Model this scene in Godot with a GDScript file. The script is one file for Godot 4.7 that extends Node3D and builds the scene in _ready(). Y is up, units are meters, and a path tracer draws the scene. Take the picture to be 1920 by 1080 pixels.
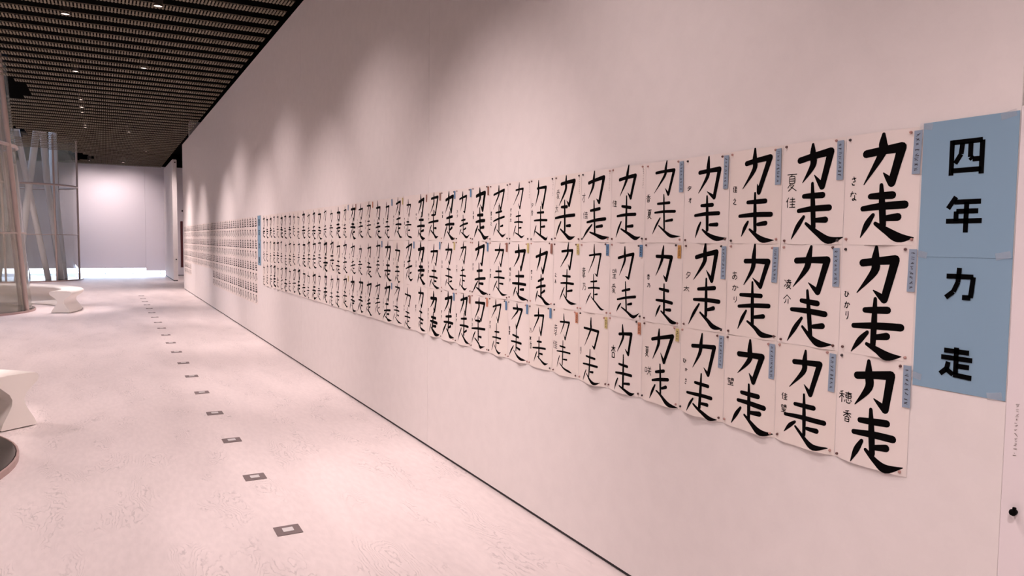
extends Node3D
# A long white gallery wall hung with brush calligraphy, seen along the wall.
# x runs towards the wall, y up, -z along the corridor. The camera stands at x = 0, z = 0.

const WALL_X := 2.0264       # face of the calligraphy wall
const WALL_END := -23.9      # where the calligraphy wall stops
const CEIL := 4.2            # underside of the ceiling grating
const FAR_Z := -32.5         # face of the far partition
const COL_W := 0.245         # spacing of the sheets
const ROW_H := 0.3344
const TOP_Y := 1.8298        # upper edge of the top row
const BLOCK_Z := -1.3278     # right edge of the first sheet

# Brush strokes of the nearest sheets: column, row, then 21 points in millimetres from the sheet's middle, then the brush width.
const TRACED := [
	[1, 1, -50, 106, 65, 115, 37, 15, 10, 45, 6, 158, 3, 104, -53, 15, -29, -22, 42, -21, 5, 10, 17, -109, -54, -58, 81, -50, 22, -88, 61, -85, -17, -78, -58, -144, -8, -103, 28, -124, 66, -145, 111, -145, 25],
	[1, 2, -47, 113, 59, 125, 29, 7, -7, 32, -2, 160, -7, 88, -63, 22, -33, -29, 42, -24, 1, 7, 1, -130, -71, -80, 85, -71, 10, -107, 44, -101, -21, -96, -75, -160, -22, -131, 16, -145, 49, -159, 90, -155, 24],
	[1, 3, -50, 103, 61, 119, 47, 15, 10, 41, -12, 152, -9, 71, -53, 13, -33, -32, 55, -25, 2, 7, 13, -125, -53, -72, 76, -67, 19, -105, 57, -98, -23, -94, -57, -165, -9, -118, 25, -145, 59, -159, 110, -143, 24],
	[2, 1, -51, 108, 68, 127, 40, 19, 10, 56, 1, 155, 2, 88, -37, 35, -30, -10, 44, -9, 3, 30, 13, -111, -50, -57, 70, -50, 21, -89, 58, -88, -27, -77, -75, -150, -17, -99, 27, -129, 72, -153, 122, -144, 22],
	[2, 2, -51, 113, 70, 118, 40, 14, 3, 42, 9, 160, -8, 88, -61, 26, -24, -18, 41, -23, 0, 16, 18, -131, -64, -50, 70, -55, 28, -99, 63, -94, -21, -76, -76, -157, -17, -104, 20, -136, 54, -152, 99, -150, 21],
	[2, 3, -45, 110, 57, 115, 27, 12, 1, 40, 2, 152, -5, 82, -61, 23, -35, -31, 43, -30, 2, 7, 9, -125, -74, -73, 83, -71, 20, -102, 59, -102, -32, -91, -74, -132, -30, -106, 10, -137, 51, -157, 100, -148, 18],
	[3, 1, -40, 118, 67, 131, 23, 14, 15, 42, 0, 166, -2, 94, -56, 29, -29, -20, 54, -18, 6, 11, 10, -122, -67, -68, 79, -65, 23, -99, 58, -95, -26, -89, -55, -141, -17, -116, 15, -137, 49, -153, 95, -154, 19],
	[3, 2, -32, 105, 73, 106, 42, 18, 5, 46, 12, 164, 3, 79, -36, 20, -49, -17, 47, -15, 5, 31, 11, -117, -56, -59, 82, -48, 20, -92, 60, -86, -20, -73, -57, -141, -13, -110, 24, -130, 58, -151, 116, -150, 18],
	[3, 3, -50, 102, 60, 105, 26, 11, 5, 39, 5, 158, 3, 86, -52, 32, -30, -36, 51, -37, 6, -2, 12, -125, -46, -67, 78, -73, 18, -100, 61, -97, -32, -93, -72, -156, -12, -115, 28, -138, 71, -161, 118, -156, 20],
	[4, 1, -36, 104, 70, 110, 45, 6, 8, 29, 13, 160, 6, 86, -40, 25, -20, -23, 38, -22, 8, 12, 17, -117, -55, -60, 71, -54, 29, -97, 64, -96, -21, -88, -50, -147, -8, -115, 25, -135, 66, -149, 114, -147, 17],
	[4, 2, -42, 113, 66, 135, 45, 26, 16, 64, 9, 168, 2, 93, -56, 25, -27, -10, 61, -1, 17, 32, 20, -108, -50, -52, 85, -51, 29, -86, 59, -78, -19, -68, -76, -151, -11, -100, 29, -127, 60, -148, 107, -152, 18],
	[4, 3, -51, 100, 68, 108, 41, -1, 17, 23, 4, 153, -8, 76, -46, 15, -27, -41, 43, -45, 5, -3, 5, -134, -72, -88, 62, -88, 13, -117, 43, -117, -32, -106, -66, -161, -28, -125, 12, -148, 55, -166, 97, -163, 16],
	[5, 1, -51, 122, 60, 126, 31, 30, 10, 56, 17, 166, 4, 106, -63, 38, -37, -6, 39, -4, 3, 30, 10, -110, -54, -42, 72, -40, 19, -78, 58, -74, -19, -65, -67, -131, -28, -96, 13, -120, 55, -139, 106, -140, 13],
	[6, 1, -59, 111, 55, 122, 26, 27, 3, 51, 9, 169, -10, 102, -55, 38, -36, -7, 26, -15, -4, 36, -1, -115, -71, -50, 60, -45, 9, -97, 42, -95, -39, -76, -78, -145, -39, -107, 10, -126, 59, -148, 96, -142, 16],
	[7, 1, -56, 112, 65, 131, 35, 17, 12, 34, -8, 163, -19, 92, -59, 38, -37, -19, 40, -12, -8, 26, 1, -121, -65, -73, 82, -60, 14, -96, 61, -92, -24, -85, -103, -153, -40, -121, 12, -133, 66, -146, 112, -144, 17],
	[5, 2, -37, 111, 58, 109, 28, 14, 8, 35, 8, 154, -3, 95, -40, 30, -12, -23, 43, -29, 15, -2, 19, -121, -31, -71, 67, -77, 30, -107, 58, -106, -7, -93, -32, -141, 0, -115, 37, -137, 70, -154, 108, -155, 15],
	[6, 2, -55, 98, 52, 117, 24, 10, 0, 18, -7, 148, -8, 84, -47, 20, -22, -48, 34, -37, 2, -6, 12, -135, -57, -88, 73, -68, 22, -105, 49, -100, -32, -105, -62, -143, -26, -121, 20, -139, 65, -156, 100, -137, 13],
	[7, 2, -41, 104, 54, 112, 28, 10, 8, 21, 0, 157, 0, 94, -47, 21, -23, -20, 26, -15, -2, 15, 5, -103, -44, -51, 48, -47, 13, -78, 31, -76, -21, -75, -61, -129, -16, -91, 18, -114, 59, -142, 87, -144, 10],
	[5, 3, -52, 97, 75, 122, 30, 10, 7, 46, -6, 143, -10, 77, -46, 14, -22, -38, 32, -26, 6, -2, 16, -122, -43, -76, 58, -58, 25, -99, 50, -90, -25, -94, -56, -156, -16, -116, 26, -133, 71, -159, 116, -164, 16],
	[6, 3, -38, 92, 51, 101, 33, 8, 9, 30, -14, 136, -9, 77, -51, 11, -32, -42, 29, -46, -2, 2, 6, -147, -55, -84, 57, -82, 12, -124, 44, -121, -36, -108, -61, -163, -20, -138, 17, -152, 53, -165, 81, -156, 14],
	[7, 3, -73, 90, 45, 84, 16, 1, -3, 14, -18, 143, -20, 84, -67, 5, -49, -43, 25, -47, -17, -8, -10, -142, -75, -83, 45, -82, -1, -112, 19, -111, -44, -109, -73, -163, -38, -125, -4, -145, 33, -163, 69, -154, 12],
	[8, 1, -56, 122, 64, 131, 22, 13, -1, 36, -8, 159, -15, 89, -75, 15, -51, 7, 3, 7, -21, 39, -12, -115, -110, -47, 69, -36, 2, -88, 33, -87, -53, -67, -101, -140, -56, -103, -8, -128, 31, -149, 76, -140, 18],
	[9, 1, -46, 113, 39, 116, 9, 9, -1, 44, -35, 154, -37, 86, -68, 23, -43, -15, 20, -14, -9, 16, -5, -127, -77, -56, 53, -56, 3, -90, 33, -88, -54, -85, -79, -141, -58, -114, -9, -134, 47, -154, 64, -140, 14],
	[10, 1, -39, 117, 41, 121, 9, 15, -11, 43, 2, 156, -8, 101, -72, 35, -35, -29, 17, -25, -7, -1, -3, -126, -54, -61, 40, -62, 5, -93, 26, -92, -37, -82, -62, -139, -40, -119, -1, -131, 32, -144, 63, -133, 11],
	[11, 1, -64, 104, 63, 127, 24, 15, 2, 55, -1, 155, -4, 99, -72, 18, -34, -2, 35, 5, 2, 40, 9, -106, -65, -51, 67, -27, 26, -82, 52, -77, -22, -66, -65, -135, -16, -101, 22, -125, 54, -138, 90, -123, 14],
	[8, 3, -45, 98, 41, 101, 6, 13, -7, 38, -10, 141, -8, 92, -43, 34, -43, -25, 8, -27, -14, 5, -10, -116, -71, -54, 53, -51, -3, -88, 26, -87, -41, -75, -66, -136, -36, -111, 3, -132, 44, -143, 70, -147, 10],
	[9, 3, -59, 105, 33, 113, 12, 8, -8, 52, -17, 149, -19, 94, -82, 12, -24, -30, 17, -28, -6, -4, -3, -118, -71, -69, 59, -60, 5, -91, 30, -92, -23, -85, -52, -142, -17, -108, 20, -127, 57, -140, 88, -133, 12],
	[10, 3, -54, 125, 46, 124, -12, 16, -23, 40, -10, 154, -4, 112, -78, 58, -58, -26, 15, -33, -12, 11, -9, -109, -73, -64, 46, -64, 1, -92, 37, -98, -46, -88, -97, -149, -40, -113, 2, -132, 54, -150, 96, -151, 14],
	[11, 3, -60, 113, 37, 133, 6, 26, -12, 59, -23, 158, -25, 105, -85, 45, -33, -33, 24, -30, -11, 17, -8, -120, -63, -68, 47, -66, 3, -95, 31, -94, -43, -90, -71, -147, -37, -113, -2, -135, 38, -151, 57, -144, 12],
]
const NAMED := [
	[1, 1, [["sa", -102, 43, -76, 13], ["na", -105, -2, -74, -34]]],
	[1, 2, [["hi", -111, 27, -89, 4], ["ka", -109, -6, -85, -31], ["ri", -105, -35, -86, -65]]],
	[1, 3, [["ear", -115, 48, -65, 8], ["scent", -98, -11, -62, -49]]],
	[2, 1, [["summer", -107, 70, -57, 8], ["fine", -106, -9, -63, -47]]],
	[2, 2, [["ridge", -101, 52, -68, 16], ["between", -104, -2, -66, -34]]],
	[2, 3, [["fine", -95, -1, -67, -26], ["hope", -95, -42, -68, -69]]],
	[3, 1, [["fine", -106, 43, -83, 18], ["of", -105, -1, -84, -27]]],
	[3, 2, [["a", -101, 68, -65, 34], ["ka", -97, 19, -58, -6], ["ri", -90, -23, -59, -49]]],
	[3, 3, [["hope", -106, 8, -68, -20]]],
	[4, 1, [["dusk", -107, 57, -78, 38], ["talent", -97, 12, -76, -11]]],
	[4, 2, [["dusk", -105, 57, -70, 27], ["thick", -117, -1, -76, -24]]],
	[4, 3, [["hi", -109, 45, -83, 25], ["ka", -93, 7, -76, -7], ["sa", -94, -33, -74, -59]]],
	[5, 1, [["scent", -118, 36, -84, 3], ["summer", -110, -26, -73, -68]]],
	[6, 1, [["fine", -112, 23, -77, -9]]],
	[7, 1, [["talent", -118, 70, -81, 20], ["fine", -103, -20, -60, -56]]],
	[5, 2, [["apricot", -99, 36, -78, 12], ["from", -97, -3, -71, -22]]],
	[6, 2, [["hope", -105, 48, -68, 4], ["love", -106, -19, -69, -63]]],
	[7, 2, [["badge", -106, 49, -68, -6], ["from", -100, -25, -62, -66]]],
	[5, 3, [["summer", -103, 63, -70, 16], ["bloom", -100, -20, -51, -61]]],
	[6, 3, [["apricot", -100, 39, -62, -24]]],
	[7, 3, [["ri", -113, -2, -90, -43]]],
	[8, 1, [["love", -105, 97, -69, 48], ["thick", -118, 21, -79, -21]]],
	[9, 1, [["dusk", -118, 40, -88, 15], ["scent", -118, 2, -90, -28]]],
	[8, 3, [["badge", -109, 83, -70, 19], ["fine", -116, -2, -68, -45]]],
	[9, 3, [["from", -118, 36, -90, 7], ["summer", -118, -14, -90, -31], ["scent", -114, -39, -81, -78]]],
]

# Small handwriting: polylines in a box of 100 by 100.
const GLYPH := {
	"sa": [[20,30,80,22],[45,5,68,58],[68,58,35,60],[25,70,30,88,62,92]],
	"na": [[15,28,55,22],[38,5,18,55],[65,20,85,35],[65,40,66,78,50,92,38,82,55,75,88,92]],
	"hi": [[15,25,40,20,22,55,35,88,60,80,68,45,66,20],[66,20,75,45,90,55]],
	"ka": [[12,35,60,30,55,75,45,90,36,80],[40,8,14,88],[70,22,90,50]],
	"ri": [[30,12,26,45,34,58],[66,8,70,50,60,78,42,95]],
	"a": [[20,25,78,20],[45,6,46,80],[66,38,40,85,20,78,30,55,70,50,86,72,60,94]],
	"summer": [[10,8,90,8],[50,8,42,20],[28,20,28,55],[28,20,72,20,72,55],[28,32,72,32],[28,43,72,43],[28,55,72,55],[40,55,15,80],[32,65,68,65,20,97],[38,72,90,97]],
	"fine": [[30,5,8,45],[20,32,20,95],[42,22,92,22],[66,5,66,45],[36,45,96,45],[42,68,92,68],[66,52,66,92],[36,92,96,92]],
	"ear": [[35,5,12,15],[5,30,45,30],[25,12,25,95],[25,35,5,65],[27,40,42,55],[50,15,98,15],[74,3,74,55],[56,25,92,25,92,52,56,52,56,25],[56,38,92,38],[50,70,46,88],[60,65,62,90,85,92,88,80],[72,62,78,75],[90,62,98,78]],
	"scent": [[70,3,30,12],[8,26,92,26],[50,8,50,52],[48,28,10,55],[52,28,92,55],[30,58,30,97],[30,58,70,58,70,97],[30,76,70,76],[30,95,70,95]],
	"ridge": [[8,15,20,28],[5,80,22,55],[35,20,92,20],[62,5,62,36],[28,36,98,36],[52,42,36,56],[72,42,90,54],[55,55,32,78],[48,64,84,64,36,97],[52,72,95,97]],
	"between": [[50,5,8,50],[50,5,92,48],[38,45,36,70,22,95],[64,45,64,97]],
	"apricot": [[8,22,92,22],[50,3,50,52],[48,24,8,52],[52,24,94,50],[28,60,28,97],[28,60,74,60,74,97],[28,93,74,93]],
	"talent": [[10,28,92,28],[60,5,60,92,45,84],[58,30,12,75]],
	"hope": [[25,3,28,12],[6,14,48,14],[14,14,14,40,46,36],[60,6,56,45],[60,6,88,6,88,42],[60,18,88,18],[60,29,88,29],[15,58,85,58],[20,75,80,75],[50,58,50,95],[8,95,92,95]],
	"love": [[75,4,25,12],[25,18,32,28],[48,15,52,26],[76,14,66,28],[10,45,14,32,88,32,82,44],[25,45,20,58],[38,42,40,58,66,58,68,48],[40,62,15,85],[38,70,75,70,25,98],[40,76,90,98]],
	"badge": [[50,2,50,12],[15,14,85,14],[35,18,40,28],[66,18,60,28],[6,32,94,32],[28,42,28,70],[28,42,72,42,72,70],[28,56,72,56],[28,70,72,70],[8,82,92,82],[50,70,50,98]],
	"from": [[15,15,75,15,60,45,88,48,80,90,62,82],[38,18,32,60,10,95]],
	"of": [[48,4,55,16],[15,30,82,30,15,85],[25,72,50,92,96,92]],
	"dusk": [[45,5,12,55],[40,22,85,22,60,65,15,97],[35,45,58,60]],
	"thick": [[10,35,90,35],[50,5,45,50,10,95],[50,40,92,95],[40,78,52,90]],
	"bloom": [[10,25,10,70],[10,25,35,25,35,70],[10,65,35,65],[55,8,62,22],[85,6,76,22],[46,28,96,28],[44,52,98,52],[70,28,66,60,42,95],[70,55,96,95]],
	"print_four": [[10,8,10,98],[10,14,90,14,90,98],[10,86,90,86],[38,16,35,45,20,68],[60,16,60,54,66,60,86,60]],
	"print_year": [[28,3,8,34],[24,17,92,17],[30,42,86,42],[30,42,30,68],[4,68,96,68],[56,17,56,99]],
	"print_strength": [[6,28,90,28,84,90,58,90],[46,2,43,45,30,74,6,93]],
	"print_run": [[12,15,86,15],[4,38,96,38],[49,2,49,90],[49,62,88,62],[26,52,22,75,3,95],[20,76,42,92,96,95]],
}
const HAND := ["sa", "na", "hi", "ka", "ri", "a", "fine", "scent", "between", "apricot", "talent", "from", "of", "dusk", "thick", "bloom", "summer", "hope"]
const ORDINAL := ["", "first", "second", "third", "fourth", "fifth", "sixth", "seventh", "eighth", "ninth", "tenth", "eleventh", "twelfth", "thirteenth", "fourteenth", "fifteenth", "sixteenth", "seventeenth", "eighteenth", "nineteenth"]
const TENS := ["", "", "twenty", "thirty", "forty"]

var M := {}
var taken := {}
var rng := RandomNumberGenerator.new()

# ---------------------------------------------------------------- helpers
func numbered(called: String) -> String:
	taken[called] = taken.get(called, -1) + 1
	return called if taken[called] == 0 else "%s_%03d" % [called, taken[called]]

func ordinal(n: int) -> String:
	if n < 20:
		return ORDINAL[n]
	if n % 10 == 0:
		return ["", "", "twentieth", "thirtieth", "fortieth"][n / 10]
	return TENS[n / 10] + "-" + ORDINAL[n % 10]

func thing(called: String, label: String, category: String, at := Vector3.ZERO, group := "") -> Node3D:
	var o := Node3D.new()
	o.name = numbered(called)
	add_child(o)
	o.position = at
	o.set_meta("label", label)
	o.set_meta("category", category)
	if group:
		o.set_meta("group", group)
	return o

func setting(called: String) -> Node3D:
	var o := Node3D.new()
	o.name = called
	add_child(o)
	o.set_meta("kind", "structure")
	return o

func part(called: String, mesh: Mesh, m: Material, parent: Node3D, at := Vector3.ZERO) -> MeshInstance3D:
	var o := MeshInstance3D.new()
	o.name = called
	o.mesh = mesh
	o.material_override = m
	parent.add_child(o, true)
	o.position = at
	return o

func st_new() -> SurfaceTool:
	var st := SurfaceTool.new()
	st.begin(Mesh.PRIMITIVE_TRIANGLES)
	return st

func quad(st: SurfaceTool, a: Vector3, b: Vector3, c: Vector3, d: Vector3) -> void:
	# a b c d run anticlockwise as seen from the front
	for v in [a, c, b, a, d, c]:
		st.add_vertex(v)

func add_box(st: SurfaceTool, c: Vector3, s: Vector3) -> void:
	var h := s / 2.0
	var p := []
	for i in 8:
		p.append(c + Vector3(h.x if i & 1 else -h.x, h.y if i & 2 else -h.y, h.z if i & 4 else -h.z))
	quad(st, p[4], p[5], p[7], p[6])
	quad(st, p[1], p[0], p[2], p[3])
	quad(st, p[5], p[1], p[3], p[7])
	quad(st, p[0], p[4], p[6], p[2])
	quad(st, p[6], p[7], p[3], p[2])
	quad(st, p[0], p[1], p[5], p[4])

func box(c: Vector3, s: Vector3) -> Mesh:
	var st := st_new()
	st.set_smooth_group(-1)
	add_box(st, c, s)
	st.generate_normals()
	return st.commit()

# a box with chamfered edges
func bevel_box(c: Vector3, s: Vector3, b: float) -> Mesh:
	var st := st_new()
	st.set_smooth_group(-1)
	var h := s / 2.0
	for ax in 3:
		var u := (ax + 1) % 3
		var v := (ax + 2) % 3
		for sg in [-1.0, 1.0]:
			var q := []
			for k in [[-1, -1], [1, -1], [1, 1], [-1, 1]]:
				var p := Vector3.ZERO
				p[ax] = sg * h[ax]
				p[u] = k[0] * (h[u] - b)
				p[v] = k[1] * (h[v] - b)
				q.append(c + p)
			if sg > 0: quad(st, q[0], q[1], q[2], q[3])
			else: quad(st, q[3], q[2], q[1], q[0])
		for su in [-1.0, 1.0]:
			for sv in [-1.0, 1.0]:
				var e := []
				for k in [[-1, 0], [1, 0], [1, 1], [-1, 1]]:
					var p := Vector3.ZERO
					p[ax] = k[0] * (h[ax] - b)
					p[u] = su * (h[u] - (b if k[1] else 0.0))
					p[v] = sv * (h[v] - (0.0 if k[1] else b))
					e.append(c + p)
				if su * sv > 0: quad(st, e[3], e[2], e[1], e[0])
				else: quad(st, e[0], e[1], e[2], e[3])
	for i in 8:
		var g := Vector3(1 if i & 1 else -1, 1 if i & 2 else -1, 1 if i & 4 else -1)
		var a := c + Vector3(g.x * h.x, g.y * (h.y - b), g.z * (h.z - b))
		var bb := c + Vector3(g.x * (h.x - b), g.y * h.y, g.z * (h.z - b))
		var cc := c + Vector3(g.x * (h.x - b), g.y * (h.y - b), g.z * h.z)
		var tri := [a, cc, bb] if g.x * g.y * g.z > 0 else [a, bb, cc]
		for p in tri:
			st.add_vertex(p)
	st.generate_normals()
	return st.commit()

func add_tube(st: SurfaceTool, pts: Array, r: float, n := 10, closed := false) -> void:
	var rings := []
	var cnt := pts.size()
	for i in cnt:
		var a: Vector3 = pts[(i - 1 + cnt) % cnt] if closed or i > 0 else pts[0]
		var b: Vector3 = pts[(i + 1) % cnt] if closed or i < cnt - 1 else pts[cnt - 1]
		var t := (b - a).normalized()
		var side := t.cross(Vector3.UP if absf(t.y) < 0.9 else Vector3.RIGHT).normalized()
		var up := side.cross(t)
		var ring := []
		for k in n:
			var an := TAU * k / n
			ring.append(pts[i] + (side * cos(an) + up * sin(an)) * r)
		rings.append(ring)
	for i in (cnt if closed else cnt - 1):
		var A: Array = rings[i]
		var B: Array = rings[(i + 1) % cnt]
		for k in n:
			quad(st, A[k], A[(k + 1) % n], B[(k + 1) % n], B[k])

func tube(pts: Array, r: float, n := 10, closed := false) -> Mesh:
	var st := st_new()
	st.set_smooth_group(0)
	add_tube(st, pts, r, n, closed)
	st.generate_normals()
	return st.commit()

# profile of (radius, y) turned about y
func lathe(prof: Array, n := 32, smooth := false) -> Mesh:
	var st := st_new()
	st.set_smooth_group(0 if smooth else -1)
	for k in n:
		var a := TAU * k / n
		var b := TAU * (k + 1) / n
		for i in prof.size() - 1:
			var p: Vector2 = prof[i]
			var q: Vector2 = prof[i + 1]
			var v := [Vector3(p.x * cos(a), p.y, p.x * sin(a)), Vector3(p.x * cos(b), p.y, p.x * sin(b)), Vector3(q.x * cos(b), q.y, q.x * sin(b)), Vector3(q.x * cos(a), q.y, q.x * sin(a))]
			if p.x < 1e-5: 
				for w in [v[0], v[2], v[3]]: st.add_vertex(w)
			elif q.x < 1e-5:
				for w in [v[0], v[1], v[2]]: st.add_vertex(w)
			else:
				quad(st, v[3], v[2], v[1], v[0])
	st.generate_normals()
	return st.commit()

func mat(color: Color, rough := 0.8, metal := 0.0, spec := 0.5) -> StandardMaterial3D:
	var m := StandardMaterial3D.new()
	m.albedo_color = color
	m.roughness = rough
	m.metallic = metal
	m.metallic_specular = spec
	return m

func noise(freq: float, sd: int, octaves := 4) -> FastNoiseLite:
	var n := FastNoiseLite.new()
	n.noise_type = FastNoiseLite.TYPE_SIMPLEX_SMOOTH
	n.frequency = freq
	n.seed = sd
	n.fractal_octaves = octaves
	return n

# ---------------------------------------------------------------- materials
func make_materials() -> void:
	M.wall = mat(Color(0.935, 0.915, 0.908), 0.75, 0, 0.3)
	var wn := NoiseTexture2D.new()
	wn.width = 512
	wn.height = 512
	wn.seamless = true
	wn.noise = noise(0.02, 5, 5)
	var wr := Gradient.new()
	wr.colors = PackedColorArray([Color(0.982, 0.982, 0.982), Color(1, 1, 1)])
	wn.color_ramp = wr
	M.wall.albedo_texture = wn
	M.wall.uv1_triplanar = true
	M.wall.uv1_world_triplanar = true
	M.wall.uv1_scale = Vector3(0.7, 0.7, 0.7)
	M.board = mat(Color(0.93, 0.9, 0.91), 0.6)
	M.far = mat(Color(0.9, 0.89, 0.915), 0.7, 0, 0.3)
	M.paper = mat(Color(0.932, 0.898, 0.88), 0.85, 0, 0.2)
	M.paper_warm = mat(Color(0.925, 0.888, 0.862), 0.85, 0, 0.2)
	M.ink = mat(Color(0.035, 0.032, 0.035), 0.85, 0, 0.15)
	M.thin_ink = mat(Color(0.22, 0.2, 0.2), 0.85, 0, 0.2)
	M.pencil = mat(Color(0.62, 0.58, 0.57), 0.9, 0, 0.2)
	M.blue_paper = mat(Color(0.545, 0.67, 0.76), 0.85, 0, 0.2)
	M.print = mat(Color(0.03, 0.03, 0.035), 0.9, 0, 0.1)
	M.tape = mat(Color(0.9, 0.92, 0.95, 0.13), 0.12)
	M.tape.transparency = BaseMaterial3D.TRANSPARENCY_ALPHA
	M.tag_blue = mat(Color(0.57, 0.64, 0.72), 0.8)
	M.tag_deep = mat(Color(0.38, 0.53, 0.68), 0.8)
	M.tag_gold = mat(Color(0.8, 0.6, 0.33), 0.7)
	M.tag_yellow = mat(Color(0.8, 0.74, 0.5), 0.75)
	M.tag_orange = mat(Color(0.76, 0.5, 0.38), 0.75)
	M.tag_brown = mat(Color(0.58, 0.4, 0.35), 0.75)
	M.pin_red = mat(Color(0.38, 0.25, 0.24), 0.35)
	M.pin_dark = mat(Color(0.2, 0.15, 0.16), 0.35)
	M.pin_clear = mat(Color(0.72, 0.56, 0.53), 0.3)
	M.black = mat(Color(0.02, 0.02, 0.022), 0.7, 0, 0.2)
	M.skirting = mat(Color(0.12, 0.11, 0.13), 0.6)
	M.plenum = mat(Color(0.025, 0.022, 0.02), 0.95, 0, 0.1)
	M.grating = mat(Color(0.5, 0.465, 0.4), 0.7, 0.0, 0.3)
	M.lamp_body = mat(Color(0.22, 0.2, 0.18), 0.6)
	M.lens = mat(Color(1, 0.95, 0.92), 0.4)
	M.lens.emission_enabled = true
	M.lens.emission = Color(1.0, 0.9, 0.84)
	M.lens.emission_energy_multiplier = 2.0
	M.outlet = mat(Color(0.46, 0.41, 0.41), 0.55)
	M.outlet_lid = mat(Color(0.82, 0.81, 0.81), 0.5)
	M.bench = mat(Color(0.96, 0.945, 0.92), 0.4)
	M.steel = mat(Color(0.93, 0.93, 0.93), 0.45)
	M.frame = mat(Color(0.74, 0.67, 0.64), 0.4, 0.15)
	M.glass = mat(Color(0.6, 0.6, 0.53, 0.27), 0.03)
	M.glass.transparency = BaseMaterial3D.TRANSPARENCY_ALPHA
	M.tinted_glass = mat(Color(0.64, 0.63, 0.55, 0.36), 0.03)
	M.tinted_glass.transparency = BaseMaterial3D.TRANSPARENCY_ALPHA
	M.window_glass = mat(Color(0.8, 0.9, 0.95, 0.06), 0.02)
	M.window_glass.transparency = BaseMaterial3D.TRANSPARENCY_ALPHA
	M.dark_disc = mat(Color(0.07, 0.062, 0.06), 0.14, 0, 0.5)
	M.rim = mat(Color(0.7, 0.6, 0.58), 0.4)
	M.red = mat(Color(0.36, 0.13, 0.16), 0.5)
	M.concrete = mat(Color(0.75, 0.75, 0.74), 0.9)
	M.floor = floor_material()

# pale birch boards: grain lines drawn as contours of a stretched noise
func floor_material() -> StandardMaterial3D:
	var size := 1024
	var a := noise(0.0042, 11, 3).get_seamless_image(size, size)
	var b := noise(0.006, 23, 3).get_seamless_image(size, size)
	var c := noise(0.045, 37, 4).get_seamless_image(size, size)
	var d := noise(0.003, 51, 2).get_seamless_image(size, size)
	var img := Image.create(size, size, true, Image.FORMAT_RGB8)
	for y in size:
		for x in size:
			var n := a.get_pixel(x, y).r
			var f := c.get_pixel(x, y).r
			var t := fposmod(n * 15.0 + f * 1.3, 1.0)
			var line := 1.0 - smoothstep(0.0, 0.2, absf(t - 0.5))
			var patch := smoothstep(0.5, 0.75, b.get_pixel(x, y).r)
			var k := 1.0 - 0.13 * line * patch * (0.35 + 0.65 * smoothstep(0.35, 0.6, f)) - 0.045 * (1.0 - f) - 0.07 * d.get_pixel(x, y).r
			img.set_pixel(x, y, Color(k, k * 0.992, k * 0.992))
	img.generate_mipmaps()
	var m := mat(Color(0.955, 0.92, 0.915), 0.36, 0, 0.42)
	m.albedo_texture = ImageTexture.create_from_image(img)
	m.uv1_scale = Vector3(1, 1, 1)
	return m

# ---------------------------------------------------------------- lamps
func downlight(x: float, z: float, aim: Vector3, energy: float, angle: float, soft: float, label: String, group: String, radius := 0.055) -> void:
	var o := thing("ceiling_spotlight", label, "spotlight", Vector3(x, CEIL, z), group)
	part("housing", lathe([Vector2(radius * 0.72, 0.16), Vector2(radius, 0.14), Vector2(radius, -0.012), Vector2(radius * 0.86, -0.012), Vector2(radius * 0.86, 0.0)], 20), M.lamp_body, o)
	part("lens", lathe([Vector2(radius * 0.86, -0.004), Vector2(0, -0.014)], 20), M.lens, o)
	var l := SpotLight3D.new()
	l.name = "spot"
	o.add_child(l, true)
	l.position = Vector3(0, -0.035, 0)
	var to := (aim - (o.position + l.position)).normalized()
	l.basis = Basis.looking_at(to, Vector3.UP if absf(to.y) < 0.95 else Vector3.FORWARD)
	l.light_color = Color(1.0, 0.908, 0.9)
	l.light_energy = energy
	l.spot_angle = angle
	l.spot_angle_attenuation = soft
	l.spot_range = 40
	l.spot_attenuation = 2
	l.light_size = 0.05
	l.shadow_enabled = true

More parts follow.
